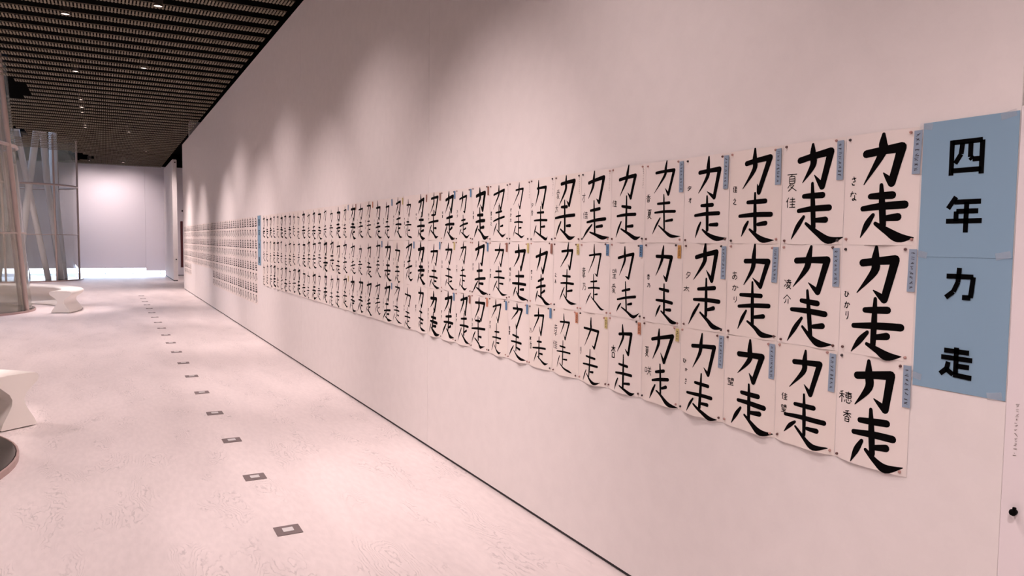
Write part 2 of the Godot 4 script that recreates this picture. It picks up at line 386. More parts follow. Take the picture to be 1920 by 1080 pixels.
func make_lamps() -> void:
	var k := 0
	# wall washers, a row 2.4 m off the wall
	for z in [0.4, -3.4, -7.2, -10.8, -14.4, -18.27, -21.6]:
		k += 1
		downlight(-0.37, z, Vector3(WALL_X, 0.55, z - 0.9), WASH * [1.1, 1.12, 0.88, 1.05, 1.35, 1.5, 1.5][k - 1], 28.0, 1.0, "small round ceiling spotlight aimed at the calligraphy wall, %s one down the left row" % ordinal(k), "wall washing spotlights")
	k = 0
	for z in [-2.5, -6.2, -9.865, -13.54, -21.85]:
		k += 1
		downlight(0.6, z, Vector3(0.2, 0, z), DOWN * [0.78, 0.95, 1.0, 1.15, 1.4][k - 1], 62.0, 1.0, "small round ceiling downlight nearer the calligraphy wall, %s one down the row" % ordinal(k), "downlights nearer the wall")
	k = 0
	for z in [-17.28, -21.1]:
		k += 1
		downlight(-0.36, z, Vector3(-1.6, 0, z), DOWN * 0.4, 55.0, 1.0, "faint round ceiling downlight in the left row, %s of two" % ordinal(k), "faint downlights", 0.045)
	k = 0
	for z in [1.0, -9.5, -14.0, -20.5, -26.5]:  # unseen lamps added as general fill for the room
		k += 1
		downlight(-3.6, z, Vector3(-3.2, 0, z), DOWN * [1.6, 1.6, 1.6, 2.2, 2.2][k - 1], 68.0, 1.0, "added round fill downlight left of the glass tubes, %s one down the row" % ordinal(k), "added fill lights left of the tubes")
	downlight(-1.1, -7.3, Vector3(-1.3, 0, -7.35), DOWN * 2.6, 13.0, 1.0, "ceiling downlight over the nearer white bench", "bench downlights", 0.05)
	downlight(-0.378, -19.02, Vector3(-0.8, 0, -17.6), DOWN * 2.4, 17.0, 1.0, "ceiling downlight over the farther white bench", "bench downlights", 0.05)
	downlight(-0.37, -5.2, Vector3(-0.45, 0, -5.2), DOWN * 0.38, 50.0, 1.0, "ceiling downlight before the nearer white bench, above the picture", "bench downlights", 0.05)
	downlight(-1.4, -2.0, Vector3(-0.6, 0, -2.4), DOWN * 0.65, 66.0, 1.0, "wide added fill lamp left of the camera, above the picture", "bench downlights", 0.055)  # extra lamp, added out of view to brighten the near wall
	# two lamps washing the far partition
	downlight(0.644, -30.78, Vector3(0.75, 2.3, FAR_Z), FAR, 50.0, 1.0, "square-looking ceiling lamp just before the far white partition", "far partition spotlights", 0.085)
	downlight(-0.42, -30.78, Vector3(-0.35, 2.3, FAR_Z), FAR, 50.0, 1.0, "ceiling lamp beside the far glass tube before the partition", "far partition spotlights", 0.06)
	downlight(3.9, -28.0, Vector3(3.6, 0, -29.5), DOWN * 1.3, 66.0, 1.0, "added fill lamp over the recess behind the sliding wall panel", "far partition spotlights", 0.05)  # added so the recess does not go black; no lamp is seen here
	downlight(1.2, -26.5, Vector3(2.1, 1.2, -29.5), FAR * 1.7, 36.0, 1.0, "ceiling lamp aimed at the sliding wall panel", "far partition spotlights", 0.05)

const WASH := 7.8
const DOWN := 7.8
const FAR := 4.7

# ---------------------------------------------------------------- setting
func wall_panel(parent: Node3D, z0: float, z1: float) -> void:
	part("panel", bevel_box(Vector3(WALL_X + 0.09, (0.02 + CEIL - 0.01) / 2.0, (z0 + z1) / 2.0), Vector3(0.18, CEIL - 0.03, absf(z1 - z0) - 0.003), 0.0015), M.wall, parent)

func uv_plane(x0: float, x1: float, z0: float, z1: float, sx: float, sz: float) -> Mesh:
	var st := st_new()
	var c := [Vector3(x0, 0, z0), Vector3(x0, 0, z1), Vector3(x1, 0, z1), Vector3(x1, 0, z0)]
	for i in [0, 2, 1, 0, 3, 2]:
		st.set_normal(Vector3.UP)
		st.set_uv(Vector2(c[i].x / sx, c[i].z / sz))
		st.add_vertex(c[i])
	st.set_normal(Vector3.UP)
	return st.commit()

# tubes that rise through floor and ceiling: foot centre, glass radius, lean of the top
var TUBES := [
	{"c": Vector3(-2.98, 0, -17.9), "r": 1.68, "lean": Vector3(-0.2, 0, 1.1), "hole": 2.05},
	{"c": Vector3(-2.42, 0, -30.3), "r": 1.62, "lean": Vector3(0.0, 0, 0.75), "hole": 2.1},
	{"c": Vector3(-1.9, 0, -5.85), "r": 1.12, "lean": Vector3(-0.3, 0, 0.0), "hole": 1.3},
]

func make_setting() -> void:
	var f := setting("floor")
	part("boards", uv_plane(-9, 6, -35.5, 3.5, 1.9, 6.2), M.floor, f)
	part("slab", box(Vector3(-1.5, -0.11, -16), Vector3(15, 0.2, 39)), M.concrete, f)
	# the long calligraphy wall: movable panels set edge to edge
	var w := setting("wall_right")
	var edges := [3.5, -1.067, -4.995, -8.92, -12.85, -16.78, -20.7, WALL_END]
	for i in edges.size() - 1:
		wall_panel(w, edges[i], edges[i + 1])
	part("core", box(Vector3(WALL_X + 0.09, 2.11, -10.2), Vector3(0.15, 4.15, 27.38)), M.wall, w)
	var bb := setting("baseboard_right")
	part("strip", box(Vector3(WALL_X + 0.096, 0.0105, -10.2), Vector3(0.17, 0.019, 27.39)), M.skirting, bb)
	# far end: two partition panels that stop short of the floor
	var fw := setting("wall_far")
	part("panel", bevel_box(Vector3((-9.0 + 1.403) / 2.0, (0.31 + 4.25) / 2.0, FAR_Z - 0.06), Vector3(10.403, 3.94, 0.12), 0.004), M.far, fw)
	part("panel", bevel_box(Vector3((1.407 + 2.5) / 2.0, (0.2 + 4.25) / 2.0, FAR_Z - 0.065), Vector3(1.093, 4.05, 0.12), 0.004), M.far, fw)
	part("panel", bevel_box(Vector3((2.5 + 6.0) / 2.0, (0.02 + 4.25) / 2.0, FAR_Z - 0.06), Vector3(3.5, 4.23, 0.14), 0.004), M.far, fw)
	part("header", box(Vector3(-1.5, 4.6, FAR_Z - 0.2), Vector3(15, 0.75, 0.3)), M.plenum, fw)
	part("skirting", box(Vector3(4.25, 0.0125, FAR_Z + 0.012), Vector3(3.5, 0.025, 0.02)), M.skirting, fw)
	# glazing behind the gap
	var win := setting("window_1")
	for i in 12:
		var x := -9.0 + i
		part("pane", box(Vector3(x + 0.5, 0.55, -34.2), Vector3(0.94, 1.06, 0.012)), M.window_glass, win)
		part("mullion", box(Vector3(x, 0.55, -34.2), Vector3(0.03, 1.1, 0.05)), M.steel, win)
	part("sill", box(Vector3(-1.5, 0.02, -34.2), Vector3(15, 0.012, 0.1)), M.steel, win)
	part("lintel", box(Vector3(-1.5, 3.0, -34.2), Vector3(15, 3.8, 0.14)), M.concrete, win)
	# the other sides of the room
	var wl := setting("wall_left")
	part("plaster", box(Vector3(-9.1, 2.4, -16), Vector3(0.2, 4.9, 39)), M.wall, wl)
	var wb := setting("wall_back")
	part("plaster", box(Vector3(-1.5, 2.4, 3.6), Vector3(15, 4.9, 0.2)), M.wall, wb)
	var wr := setting("wall_recess")
	part("plaster", box(Vector3(6.1, 2.4, -16), Vector3(0.2, 4.9, 39)), M.wall, wr)
	part("plaster", box(Vector3(4.1, 2.4, WALL_END + 0.4), Vector3(3.85, 4.9, 0.2)), M.wall, wr)
	make_ceiling()

func grating_mesh(length: float) -> Mesh:
	# a ladder of bars hung below the slab: two rails along x, rungs along z
	var st := st_new()
	st.set_smooth_group(-1)
	for s in [-1.0, 1.0]:
		add_box(st, Vector3(length / 2.0, 0.012, s * 0.094), Vector3(length, 0.006, 0.004))
	var n := int(floor(length / 0.038))
	for i in n:
		add_box(st, Vector3(0.019 + i * 0.038, 0.006, 0), Vector3(0.02, 0.012, 0.19))
	st.generate_normals()
	return st.commit()

func make_ceiling() -> void:
	var c := setting("ceiling")
	var cut := CSGCombiner3D.new()
	cut.name = "slab"
	c.add_child(cut, true)
	var b := CSGBox3D.new()
	b.name = "plate"
	b.size = Vector3(15.4, 0.25, 39.4)
	b.position = Vector3(-1.5, 4.92, -16)
	b.material = M.plenum
	cut.add_child(b)
	for t in TUBES.slice(0, 2):
		var y := CSGCylinder3D.new()
		y.name = "well"
		y.radius = t.r
		y.height = 1.0
		y.sides = 32
		y.operation = CSGShape3D.OPERATION_SUBTRACTION
		y.position = t.c + t.lean + Vector3(0, 4.9, 0)
		y.material = M.plenum
		cut.add_child(y, true)
	var cache := {}
	var pitch := 0.455
	for i in 79:
		var z := 3.2 - i * pitch + 0.077
		if z < FAR_Z + 0.1:
			break
		# spans of this strip between the openings round the tubes
		var spans := [[-8.98, 1.97]]
		for t in TUBES + [{"c": Vector3(-3.75, 0, -23.6), "lean": Vector3.ZERO, "hole": 2.05}]:
			var h: Vector3 = t.c + t.lean
			var dz: float = z - h.z
			if absf(dz) < t.hole:
				var half := sqrt(t.hole * t.hole - dz * dz)
				half = snappedf(half, 0.152)
				var next := []
				for s in spans:
					if h.x - half > s[0] and h.x + half < s[1]:
						next.append([s[0], h.x - half])
						next.append([h.x + half, s[1]])
					elif h.x + half >= s[1] and h.x - half < s[1]:
						next.append([s[0], h.x - half])
					elif h.x - half <= s[0] and h.x + half > s[0]:
						next.append([h.x + half, s[1]])
					else:
						next.append(s)
				spans = next
		for s in spans:
			var n := int(floor((s[1] - s[0]) / 0.038))
			if n < 2:
				continue
			if not cache.has(n):
				cache[n] = grating_mesh(n * 0.038)
			var g := part("grating_strip", cache[n], M.grating, c, Vector3(s[1] - n * 0.038, CEIL, z))
			g.set_meta("kind", "stuff")

# ---------------------------------------------------------------- calligraphy
# how far the paper stands off the wall at (x, y) from its middle; kind 0..7 inner rows, 8..15 bottom row
func bulge(x: float, y: float, kind: int) -> float:
	var u := x / 0.243 + 0.5
	var v := y / 0.334 + 0.5
	var k := float(kind % 8)
	var g := 0.0012 + 0.0032 * sin(PI * u) * sin(PI * clampf(v, 0, 1)) * (0.6 + 0.4 * sin(k * 2.1))
	g += 0.0011 * (1.0 + sin(u * 7.0 + k * 1.7 + v * 3.0)) * sin(PI * u)
	var low := pow(1.0 - v, 3.0)
	g += low * sin(PI * u) * (0.005 if kind < 8 else 0.011 + 0.004 * sin(k * 3.0)) * (1.0 + 0.5 * sin(u * 9.0 + k))
	g += pow(v, 6.0) * sin(PI * u) * 0.003
	return g

func paper_mesh(kind: int) -> Mesh:
	var st := st_new()
	st.set_smooth_group(0)
	var nx := 10
	var ny := 10
	var p := []
	for j in ny + 1:
		var row := []
		for i in nx + 1:
			var x := (float(i) / nx - 0.5) * 0.243
			var y := (float(j) / ny - 0.5) * 0.334
			var sag := 0.0
			if j == 0 and kind >= 8:
				sag = -0.004 * sin(PI * float(i) / nx)
			row.append(Vector3(x, y + sag, bulge(x, y, kind)))
		p.append(row)
	for j in ny:
		for i in nx:
			quad(st, p[j][i], p[j][i + 1], p[j + 1][i + 1], p[j + 1][i])
	st.generate_normals()
	return st.commit()

# one brush stroke: points (x, y, width) in metres on a sheet of the given kind (-1 is flat)
func stroke(st: SurfaceTool, key: Array, kind: int, lift: float, steps := 5, caps := true) -> void:
	var pts := []
	var n := key.size()
	for i in n - 1:
		var a: Vector3 = key[maxi(i - 1, 0)]
		var b: Vector3 = key[i]
		var c: Vector3 = key[i + 1]
		var d: Vector3 = key[mini(i + 2, n - 1)]
		for s in steps:
			var t := float(s) / steps
			pts.append(b.cubic_interpolate(c, a, d, t))
	pts.append(key[n - 1])
	var L := []
	var Rr := []
	for i in pts.size():
		var q: Vector3 = pts[i]
		var a: Vector3 = pts[maxi(i - 1, 0)]
		var b: Vector3 = pts[mini(i + 1, pts.size() - 1)]
		var t := Vector2(b.x - a.x, b.y - a.y).normalized()
		var nn := Vector2(-t.y, t.x) * maxf(q.z, 0.0004) / 2.0
		L.append(Vector2(q.x, q.y) + nn)
		Rr.append(Vector2(q.x, q.y) - nn)
	for i in pts.size() - 1:
		lay(st, [Rr[i], Rr[i + 1], L[i + 1], L[i]], kind, lift)
	if caps:
		for e in [0, pts.size() - 1]:
			var q: Vector3 = pts[e]
			if q.z < 0.0025:
				continue
			var c2 := Vector2(q.x, q.y)
			var r0: Vector2 = (L[e] - c2) if e == 0 else (Rr[e] - c2)
			var fan := [c2]
			for k in 6:
				fan.append(c2 + r0.rotated(PI * k / 5.0))
			for k in range(1, 6):
				lay(st, [fan[0], fan[k], fan[k + 1]], kind, lift)

func lay(st: SurfaceTool, poly: Array, kind: int, lift: float) -> void:
	var v := []
	for p in poly:
		v.append(Vector3(p.x, p.y, lift + (bulge(p.x, p.y, kind) if kind >= 0 else 0.0)))
	for k in range(1, v.size() - 1):
		st.add_vertex(v[0])
		st.add_vertex(v[k + 1])
		st.add_vertex(v[k])

func P(t: Array, i: int, w: float) -> Vector3:
	return Vector3(t[i * 2] * 0.001, t[i * 2 + 1] * 0.001, w * 0.001)

func mid(a: Vector3, b: Vector3, w: float, lift := 0.0) -> Vector3:
	return Vector3((a.x + b.x) / 2.0, (a.y + b.y) / 2.0 + lift, w * 0.001)

# the two big characters from 21 traced points
func upper_character(t: Array, w0: float, kind: int, steps := 5) -> Mesh:
	var w := w0 * 1.17
	var st := st_new()
	var a := P(t, 0, w * 0.82)
	var b := P(t, 1, w * 1.0)
	stroke(st, [a, mid(a, b, w * 0.84, 0.001), b], kind, 0.0006, steps)
	var c := P(t, 2, w * 0.86)
	stroke(st, [b, mid(b, c, w * 0.9), c], kind, 0.0006, steps)
	stroke(st, [c, mid(c, P(t, 3, 0), w * 0.55), P(t, 3, w * 0.14)], kind, 0.0006, steps)
	var e := P(t, 4, w * 0.42)
	var f := P(t, 5, w * 0.9)
	stroke(st, [e, mid(e, f, w * 0.95), f, P(t, 6, w * 0.12)], kind, 0.0006, steps)
	st.generate_normals()
	return st.commit()

func lower_character(t: Array, w0: float, kind: int, steps := 5) -> Mesh:
	var w := w0 * 1.17
	var st := st_new()
	var a := P(t, 7, w * 0.6)
	var b := P(t, 8, w * 0.78)
	stroke(st, [a, mid(a, b, w * 0.74), b], kind, 0.0006, steps)
	a = P(t, 9, w * 0.42)
	b = P(t, 10, w * 0.7)
	stroke(st, [a, mid(a, b, w * 0.74), b], kind, 0.0006, steps)
	a = P(t, 11, w * 0.55)
	b = P(t, 12, w * 0.8)
	stroke(st, [a, mid(a, b, w * 0.76, 0.002), b], kind, 0.0006, steps)
	a = P(t, 13, w * 0.6)
	b = P(t, 14, w * 0.8)
	stroke(st, [a, b], kind, 0.0006, steps)
	a = P(t, 15, w * 0.45)
	b = P(t, 16, w * 0.12)
	stroke(st, [a, mid(a, b, w * 0.7, 0.004), b], kind, 0.0006, steps)
	stroke(st, [P(t, 17, w * 0.4), P(t, 18, w * 0.72), P(t, 19, w * 0.95), P(t, 20, w * 0.1)], kind, 0.0006, steps)
	st.generate_normals()
	return st.commit()

func glyph(st: SurfaceTool, called: String, x0: float, y0: float, x1: float, y1: float, w: float, kind: int, lift: float, smooth := true) -> void:
	for g in GLYPH[called]:
		var key := []
		for i in range(0, g.size(), 2):
			key.append(Vector3(lerpf(x0, x1, g[i] / 100.0), lerpf(y0, y1, g[i + 1] / 100.0), w * (1.0 if i > 0 or not smooth else 0.8)))
		if smooth:
			stroke(st, key, kind, lift, 2, false)
		else:
			for i in key.size() - 1:
				stroke(st, [key[i], key[i + 1]], kind, lift, 1, false)

var papers := []
var pin_mesh: Mesh

# award strips on the nearer sheets: column, row -> strip
const TAGS := {"1_1": "long", "1_2": "long", "1_3": "long", "2_1": "long", "2_2": "long", "2_3": "long", "3_1": "long", "3_2": "long", "3_3": "long", "4_1": "long", "4_2": "long", "4_3": "long", "5_1": "long", "5_2": "tag_gold", "5_3": "tag_yellow", "6_2": "tag_deep", "6_3": "tag_orange", "7_2": "tag_deep", "7_3": "tag_yellow", "8_2": "tag_yellow", "8_3": "tag_orange", "9_2": "tag_brown", "9_3": "tag_deep", "10_2": "tag_yellow", "10_3": "tag_deep", "11_2": "tag_brown", "11_3": "tag_deep", "12_1": "tag_brown", "12_2": "tag_deep", "12_3": "tag_orange", "13_1": "tag_deep", "13_3": "tag_brown", "14_1": "tag_deep", "14_2": "tag_yellow", "14_3": "tag_deep", "15_1": "tag_brown", "15_2": "tag_deep", "16_1": "tag_brown", "17_2": "tag_deep", "18_1": "tag_yellow", "19_1": "tag_deep", "19_3": "tag_deep", "20_2": "tag_deep", "21_1": "tag_orange", "23_1": "tag_brown", "24_1": "tag_deep", "24_3": "tag_yellow"}
const TAG_WORD := {"long": "long pale blue strip", "tag_gold": "gold strip", "tag_yellow": "yellow strip", "tag_orange": "orange strip", "tag_brown": "brown strip", "tag_deep": "short blue strip"}
const ROW3 := ["top", "middle", "bottom"]
const ROW4 := ["top", "second", "third", "lowest"]

func sheet_node(z_mid: float, row: int, label: String, group: String) -> Node3D:
	var o := thing("calligraphy_sheet", label, "calligraphy sheet", Vector3(WALL_X, TOP_Y - (row - 0.5) * ROW_H, z_mid), group)
	o.rotation.y = -PI / 2
	return o

func make_sheets() -> void:
	for k in 16:
		papers.append(paper_mesh(k))
	pin_mesh = lathe([Vector2(0.0042, 0.0), Vector2(0.0046, 0.0025), Vector2(0.003, 0.006), Vector2(0, 0.0068)], 8, true)
	var traced := {}
	for t in TRACED:
		traced["%d_%d" % [t[0], t[1]]] = t.slice(2)
	var named := {}
	for t in NAMED:
		named["%d_%d" % [t[0], t[1]]] = t[2]
	var all := traced.values()
	var strip_long := bevel_box(Vector3.ZERO, Vector3(0.024, 0.122, 0.0012), 0.0004)
	var strip_short := bevel_box(Vector3.ZERO, Vector3(0.02, 0.052, 0.0012), 0.0004)
	for c in range(1, 42):
		for r in range(1, 4):
			var id := "%d_%d" % [c, r]
			rng.seed = c * 101 + r * 7919
			var kind := rng.randi() % 8 + (8 if r == 3 else 0)
			var words := "white calligraphy sheet, %s row, %s column from the near blue title" % [ROW3[r - 1], ordinal(c)]
			if TAGS.has(id) and c < 16:
				words += ", " + TAG_WORD[TAGS[id]]
			var o := sheet_node(BLOCK_Z - (c - 0.5) * COL_W, r, words, "running characters block")
			part("paper", papers[kind], M.paper if rng.randf() < 0.7 else M.paper_warm, o)
			var t: Array
			if traced.has(id):
				t = traced[id]
			else:
				t = all[rng.randi() % all.size()].duplicate()
				var ox := rng.randf_range(-7, 7)
				var oy := rng.randf_range(-7, 7)
				var sx := rng.randf_range(0.88, 1.05)
				var sy := rng.randf_range(0.92, 1.02)
				for i in 21:
					t[i * 2] = clampf(t[i * 2] * sx + ox + rng.randf_range(-3.5, 3.5), -108, 114)
					t[i * 2 + 1] = clampf(t[i * 2 + 1] * sy + oy + rng.randf_range(-3.5, 3.5), -162, 163)
				t[42] = clampf(t[42] * rng.randf_range(0.85, 1.2), 13, 24)
			var steps := 5 if c < 16 else 3
			part("character", upper_character(t, t[42], kind, steps), M.ink, o)
			part("character", lower_character(t, t[42], kind, steps), M.ink, o)
			if c <= 24:
				var st := st_new()
				var list: Array
				if named.has(id):
					list = named[id]
				else:
					list = []
					var cnt := 2 if rng.randf() < 0.7 else 3
					var y := rng.randf_range(5, 40)
					for k in cnt:
						list.append([HAND[rng.randi() % HAND.size()], -111, y, -90, y - 22])
						y -= rng.randf_range(26, 34)
				for g in list:
					glyph(st, g[0], g[1] * 0.001, g[2] * 0.001, g[3] * 0.001, g[4] * 0.001, 0.005 if id == "6_3" else 0.0032, kind, 0.0006)
				st.generate_normals()
				part("name_writing", st.commit(), M.thin_ink if rng.randf() < 0.4 and not id in ["1_1", "1_3", "2_1", "6_3"] else M.ink, o).set_meta("kind", "stuff")
			if TAGS.has(id):
				var long: bool = TAGS[id] == "long"
				var tx := 0.112 if c < 2 else 0.104
				var ty := 0.096 if long else 0.132
				var tag := part("award_strip", strip_long if long else strip_short, M.tag_blue if long else M[TAGS[id]], o, Vector3(tx, ty, bulge(tx, ty, kind) + 0.0028))
				tag.rotation.z = rng.randf_range(-0.025, 0.025)
				if c <= 8:
					var st := st_new()
					var n := 8 if long else 4
					var hh := 0.122 if long else 0.052
					for k in n:
						var y := hh / 2 - 0.008 - k * (hh - 0.012) / n
						for m in 3:
							stroke(st, [Vector3(rng.randf_range(-0.007, -0.002), y - rng.randf() * 0.009, 0.0012), Vector3(rng.randf_range(0.002, 0.007), y - rng.randf() * 0.009, 0.0012)], -1, 0.0009, 1, false)
					st.generate_normals()
					part("fine_print", st.commit(), M.thin_ink, tag)
			elif c <= 12:
				var st := st_new()
				for k in 9:
					var y := 0.148 - k * 0.0095
					for m in 3:
						stroke(st, [Vector3(0.106 + rng.randf_range(-0.004, 0), y - rng.randf() * 0.007, 0.0011), Vector3(0.106 + rng.randf_range(0, 0.004), y - rng.randf() * 0.007, 0.0011)], kind, 0.0006, 1, false)
				st.generate_normals()
				part("pencil_note", st.commit(), M.pencil, o)
			if c <= 14:
				for k in 4:
					var px := (-0.108 if k % 2 == 0 else (0.087 if TAGS.has(id) and k == 1 else 0.106)) + rng.randf_range(-0.004, 0.004)
					var py := (0.155 if k < 2 else -0.153) + rng.randf_range(-0.004, 0.004)
					var pin := part("push_pin", pin_mesh, [M.pin_red, M.pin_red, M.pin_dark, M.pin_clear, M.pin_clear][rng.randi() % 5], o, Vector3(px, py, bulge(px, py, kind)))
					pin.rotation.x = PI / 2
	make_far_sheets()

# the blocks beyond the second title: another pair of characters, boxy above, spread below
func far_characters(sd: int, kind: int) -> Array:
	rng.seed = sd
	var res := []
	var j := func(x, y, w): return Vector3((x + rng.randf_range(-4, 4)) * 0.001, (y + rng.randf_range(-4, 4)) * 0.001, w * rng.randf_range(1.4, 2.0) * 0.001)
	var st := st_new()
	for s in [[[-50, 130, 7], [-54, 20, 10]], [[-50, 128, 7], [48, 130, 8], [52, 22, 10]], [[-48, 92, 7], [46, 94, 7]], [[-48, 58, 7], [46, 60, 7]], [[0, 158, 8], [0, 24, 10]], [[-78, 24, 9], [80, 26, 10]]]:
		stroke(st, s.map(func(q): return j.call(q[0], q[1], q[2])), kind, 0.0006, 2)
	st.generate_normals()
	res.append(st.commit())
	st = st_new()
	for s in [[[0, -18, 8], [-2, -142, 13], [-22, -128, 3]], [[-34, -55, 9], [-74, -116, 5]], [[30, -50, 6], [74, -112, 13]], [[-44, -38, 7], [42, -36, 8]]]:
		stroke(st, s.map(func(q): return j.call(q[0], q[1], q[2])), kind, 0.0006, 2)
	st.generate_normals()
	res.append(st.commit())
	return res

func make_far_sheets() -> void:
	var sets := []
	for k in 12:
		sets.append(far_characters(900 + k, k % 8))
	var start := -11.792
	for c in range(1, 41):
		for r in range(1, 5 if c <= 22 else 4):
			rng.seed = c * 211 + r * 4001
			var o := sheet_node(start - (c - 0.5) * COL_W, r, "calligraphy sheet beyond the far blue title, %s row, %s column past it" % [ROW4[r - 1], ordinal(c)], "far block of calligraphy")
			var k := rng.randi() % 12
			part("paper", papers[k % 8], M.paper, o)
			part("character", sets[k][0], M.ink, o)
			part("character", sets[k][1], M.ink, o)
	start = -21.66
	for c in range(1, 9):
		for r in range(1, 5):
			rng.seed = c * 307 + r * 5003
			var o := sheet_node(start - (c - 0.5) * COL_W, r, "calligraphy sheet in the last block at the wall's end, %s row, %s column" % [ROW4[r - 1], ordinal(c)], "last block of calligraphy")
			var k := rng.randi() % 12
			part("paper", papers[k % 8], M.paper, o)
			part("character", sets[k][0], M.thin_ink, o)
			part("character", sets[k][1], M.thin_ink, o)

func title_sign(z_mid: float, label: String, group: String) -> void:
	var o := thing("title_sign", label, "sign", Vector3(WALL_X, 1.4675, z_mid), group)
	o.rotation.y = -PI / 2
	for s in [1.0, -1.0]:
		part("blue_sheet", bevel_box(Vector3(0, s * 0.183, 0.0024 + s * 0.0006), Vector3(0.252, 0.372, 0.0012), 0.0004), M.blue_paper, o)
	var boxes := [["print_four", -0.052, 0.321, 0.048, 0.216], ["print_year", -0.054, 0.163, 0.05, 0.063], ["print_strength", -0.046, -0.029, 0.04, -0.119], ["print_run", -0.049, -0.245, 0.043, -0.328]]
	for b in boxes:
		var st := st_new()
		glyph(st, b[0], b[1], b[2], b[3], b[4], 0.0135, -1, 0.0042, false)
		st.generate_normals()
		part("printed_character", st.commit(), M.print, o)
	for q in [[-0.118, 0.36], [0.1, 0.362], [-0.118, 0.004], [0.104, 0.004], [-0.118, -0.34], [0.1, -0.36]]:
		var tp := part("tape", box(Vector3.ZERO, Vector3(0.038, 0.018, 0.0006)), M.tape, o, Vector3(q[0], q[1], 0.0045))
		tp.rotation.z = 0.2 * signf(q[0])

# ---------------------------------------------------------------- objects
func make_bench(center: Vector3, radius: float, from_deg: float, to_deg: float, fat: float, label: String) -> void:
	# an hourglass section swept round a tube; the node stands at the open end
	var a0 := deg_to_rad(from_deg)
	var base := center + Vector3(cos(a0), 0, sin(a0)) * radius
	var o := thing("curved_bench", label, "bench", base, "white curved benches")
	var half := [[0.0, 0.165], [0.012, 0.172], [0.06, 0.148], [0.12, 0.103], [0.18, 0.066], [0.225, 0.058], [0.27, 0.082], [0.315, 0.142], [0.35, 0.19], [0.378, 0.206], [0.402, 0.2], [0.418, 0.178], [0.424, 0.1]]
	for h in half:
		h[0] = h[0] * 0.985 + 0.008
		h[1] = h[1] * fat
	var prof := []
	for h in half:
		prof.append(Vector2(h[1], h[0]))
	for i in range(half.size() - 1, -1, -1):
		prof.append(Vector2(-half[i][1], half[i][0]))
	var st := st_new()
	st.set_smooth_group(0)
	var n := 30
	var rings := []
	for k in n + 1:
		var a := deg_to_rad(lerpf(from_deg, to_deg, float(k) / n))
		var ring := []
		for p in prof:
			ring.append(center + Vector3(cos(a), 0, sin(a)) * (radius + p.x) + Vector3(0, p.y, 0) - base)
		rings.append(ring)
	for k in n:
		for i in prof.size():
			var i2 := (i + 1) % prof.size()
			quad(st, rings[k][i], rings[k + 1][i], rings[k + 1][i2], rings[k][i2])
	st.set_smooth_group(-1)
	for e in [0, n]:
		var m := half.size()
		for i in m - 1:
			var q := [rings[e][i], rings[e][i + 1], rings[e][2 * m - 2 - i], rings[e][2 * m - 1 - i]]
			if e == 0: quad(st, q[0], q[1], q[2], q[3])
			else: quad(st, q[3], q[2], q[1], q[0])
	st.generate_normals()
	part("body", st.commit(), M.bench, o)
	var g := st_new()
	g.set_smooth_group(-1)
	for k in n:
		var a := deg_to_rad(lerpf(from_deg, to_deg, (k + 0.15) / n))
		var b := deg_to_rad(lerpf(from_deg, to_deg, (k + 0.85) / n))
		var v := []
		for w in [[a, -0.12], [b, -0.12], [b, 0.12], [a, 0.12]]:
			v.append(center + Vector3(cos(w[0]), 0, sin(w[0])) * (radius + w[1]) - base)
		quad(g, v[0] + Vector3(0, 0.002, 0), v[1] + Vector3(0, 0.002, 0), v[2] + Vector3(0, 0.002, 0), v[3] + Vector3(0, 0.002, 0))
	g.generate_normals()
	part("foot_pad", g.commit(), M.skirting, o)

func tube_point(t: Dictionary, an: float, y: float, r: float) -> Vector3:
	return t.lean * (y / CEIL) + Vector3(cos(an) * r, y, sin(an) * r)

func make_tube(t: Dictionary, label: String, disc_r: float, n: int, turn: float, post_r: float, bars: Array) -> void:
	var o := thing("glass_tube", label, "glass enclosure", t.c, "round glass enclosures")
	part("base_plate", lathe([Vector2(disc_r, 0.03), Vector2(disc_r - 0.008, 0.042), Vector2(0, 0.042)], 64), M.dark_disc, o)
	part("base_rim", lathe([Vector2(disc_r + 0.012, 0.0), Vector2(disc_r + 0.012, 0.04), Vector2(disc_r, 0.043), Vector2(disc_r - 0.004, 0.03)], 64), M.rim, o)
	var tiers := [0.042, 1.55, 3.16, 4.72]
	for k in n:
		var a := turn + TAU * k / n
		var b := turn + TAU * (k + 1) / n
		for i in 3:
			# each pane is one bent sheet between two posts
			var st := st_new()
			st.set_smooth_group(0)
			for m in 4:
				var a1 := lerpf(a, b, m / 4.0)
				var b1 := lerpf(a, b, (m + 1) / 4.0)
				quad(st, tube_point(t, b1, tiers[i], t.r), tube_point(t, a1, tiers[i], t.r), tube_point(t, a1, tiers[i + 1], t.r), tube_point(t, b1, tiers[i + 1], t.r))
			st.generate_normals()
			part("glass_pane", st.commit(), M.tinted_glass if t == TUBES[0] else M.glass, o)
		part("post", tube([tube_point(t, a, 0.042, t.r + 0.012), tube_point(t, a, 4.72, t.r + 0.012)], post_r, 8), M.frame, o)
	for i in [1, 2]:
		var ring := []
		for k in n * 4:
			ring.append(tube_point(t, turn + TAU * k / (n * 4), tiers[i], t.r + 0.02))
		part("ring", tube(ring, 0.012 if i == 1 else 0.032, 8, true), M.frame, o)
	var tall := 4.7 if t == TUBES[2] else 6.6
	for q in bars:
		var a := deg_to_rad(q[0])
		var b := deg_to_rad(q[1])
		part("steel_tube", tube([tube_point(t, a, 0.042, t.r * 0.72), tube_point(t, lerpf(a, b, 0.5), tall / 2.0, t.r * 0.62), tube_point(t, b, tall, t.r * 0.72)], q[2], 12), M.steel, o)
	if t == TUBES[2]:
		return
	# the light well above the tube
	var well := setting("shaft_%d" % (TUBES.find(t) + 1))
	part("lining", lathe([Vector2(t.r + 0.02, 4.8), Vector2(t.r + 0.02, 7.2)], 32, true), M.plenum, well)
	well.position = t.c + t.lean

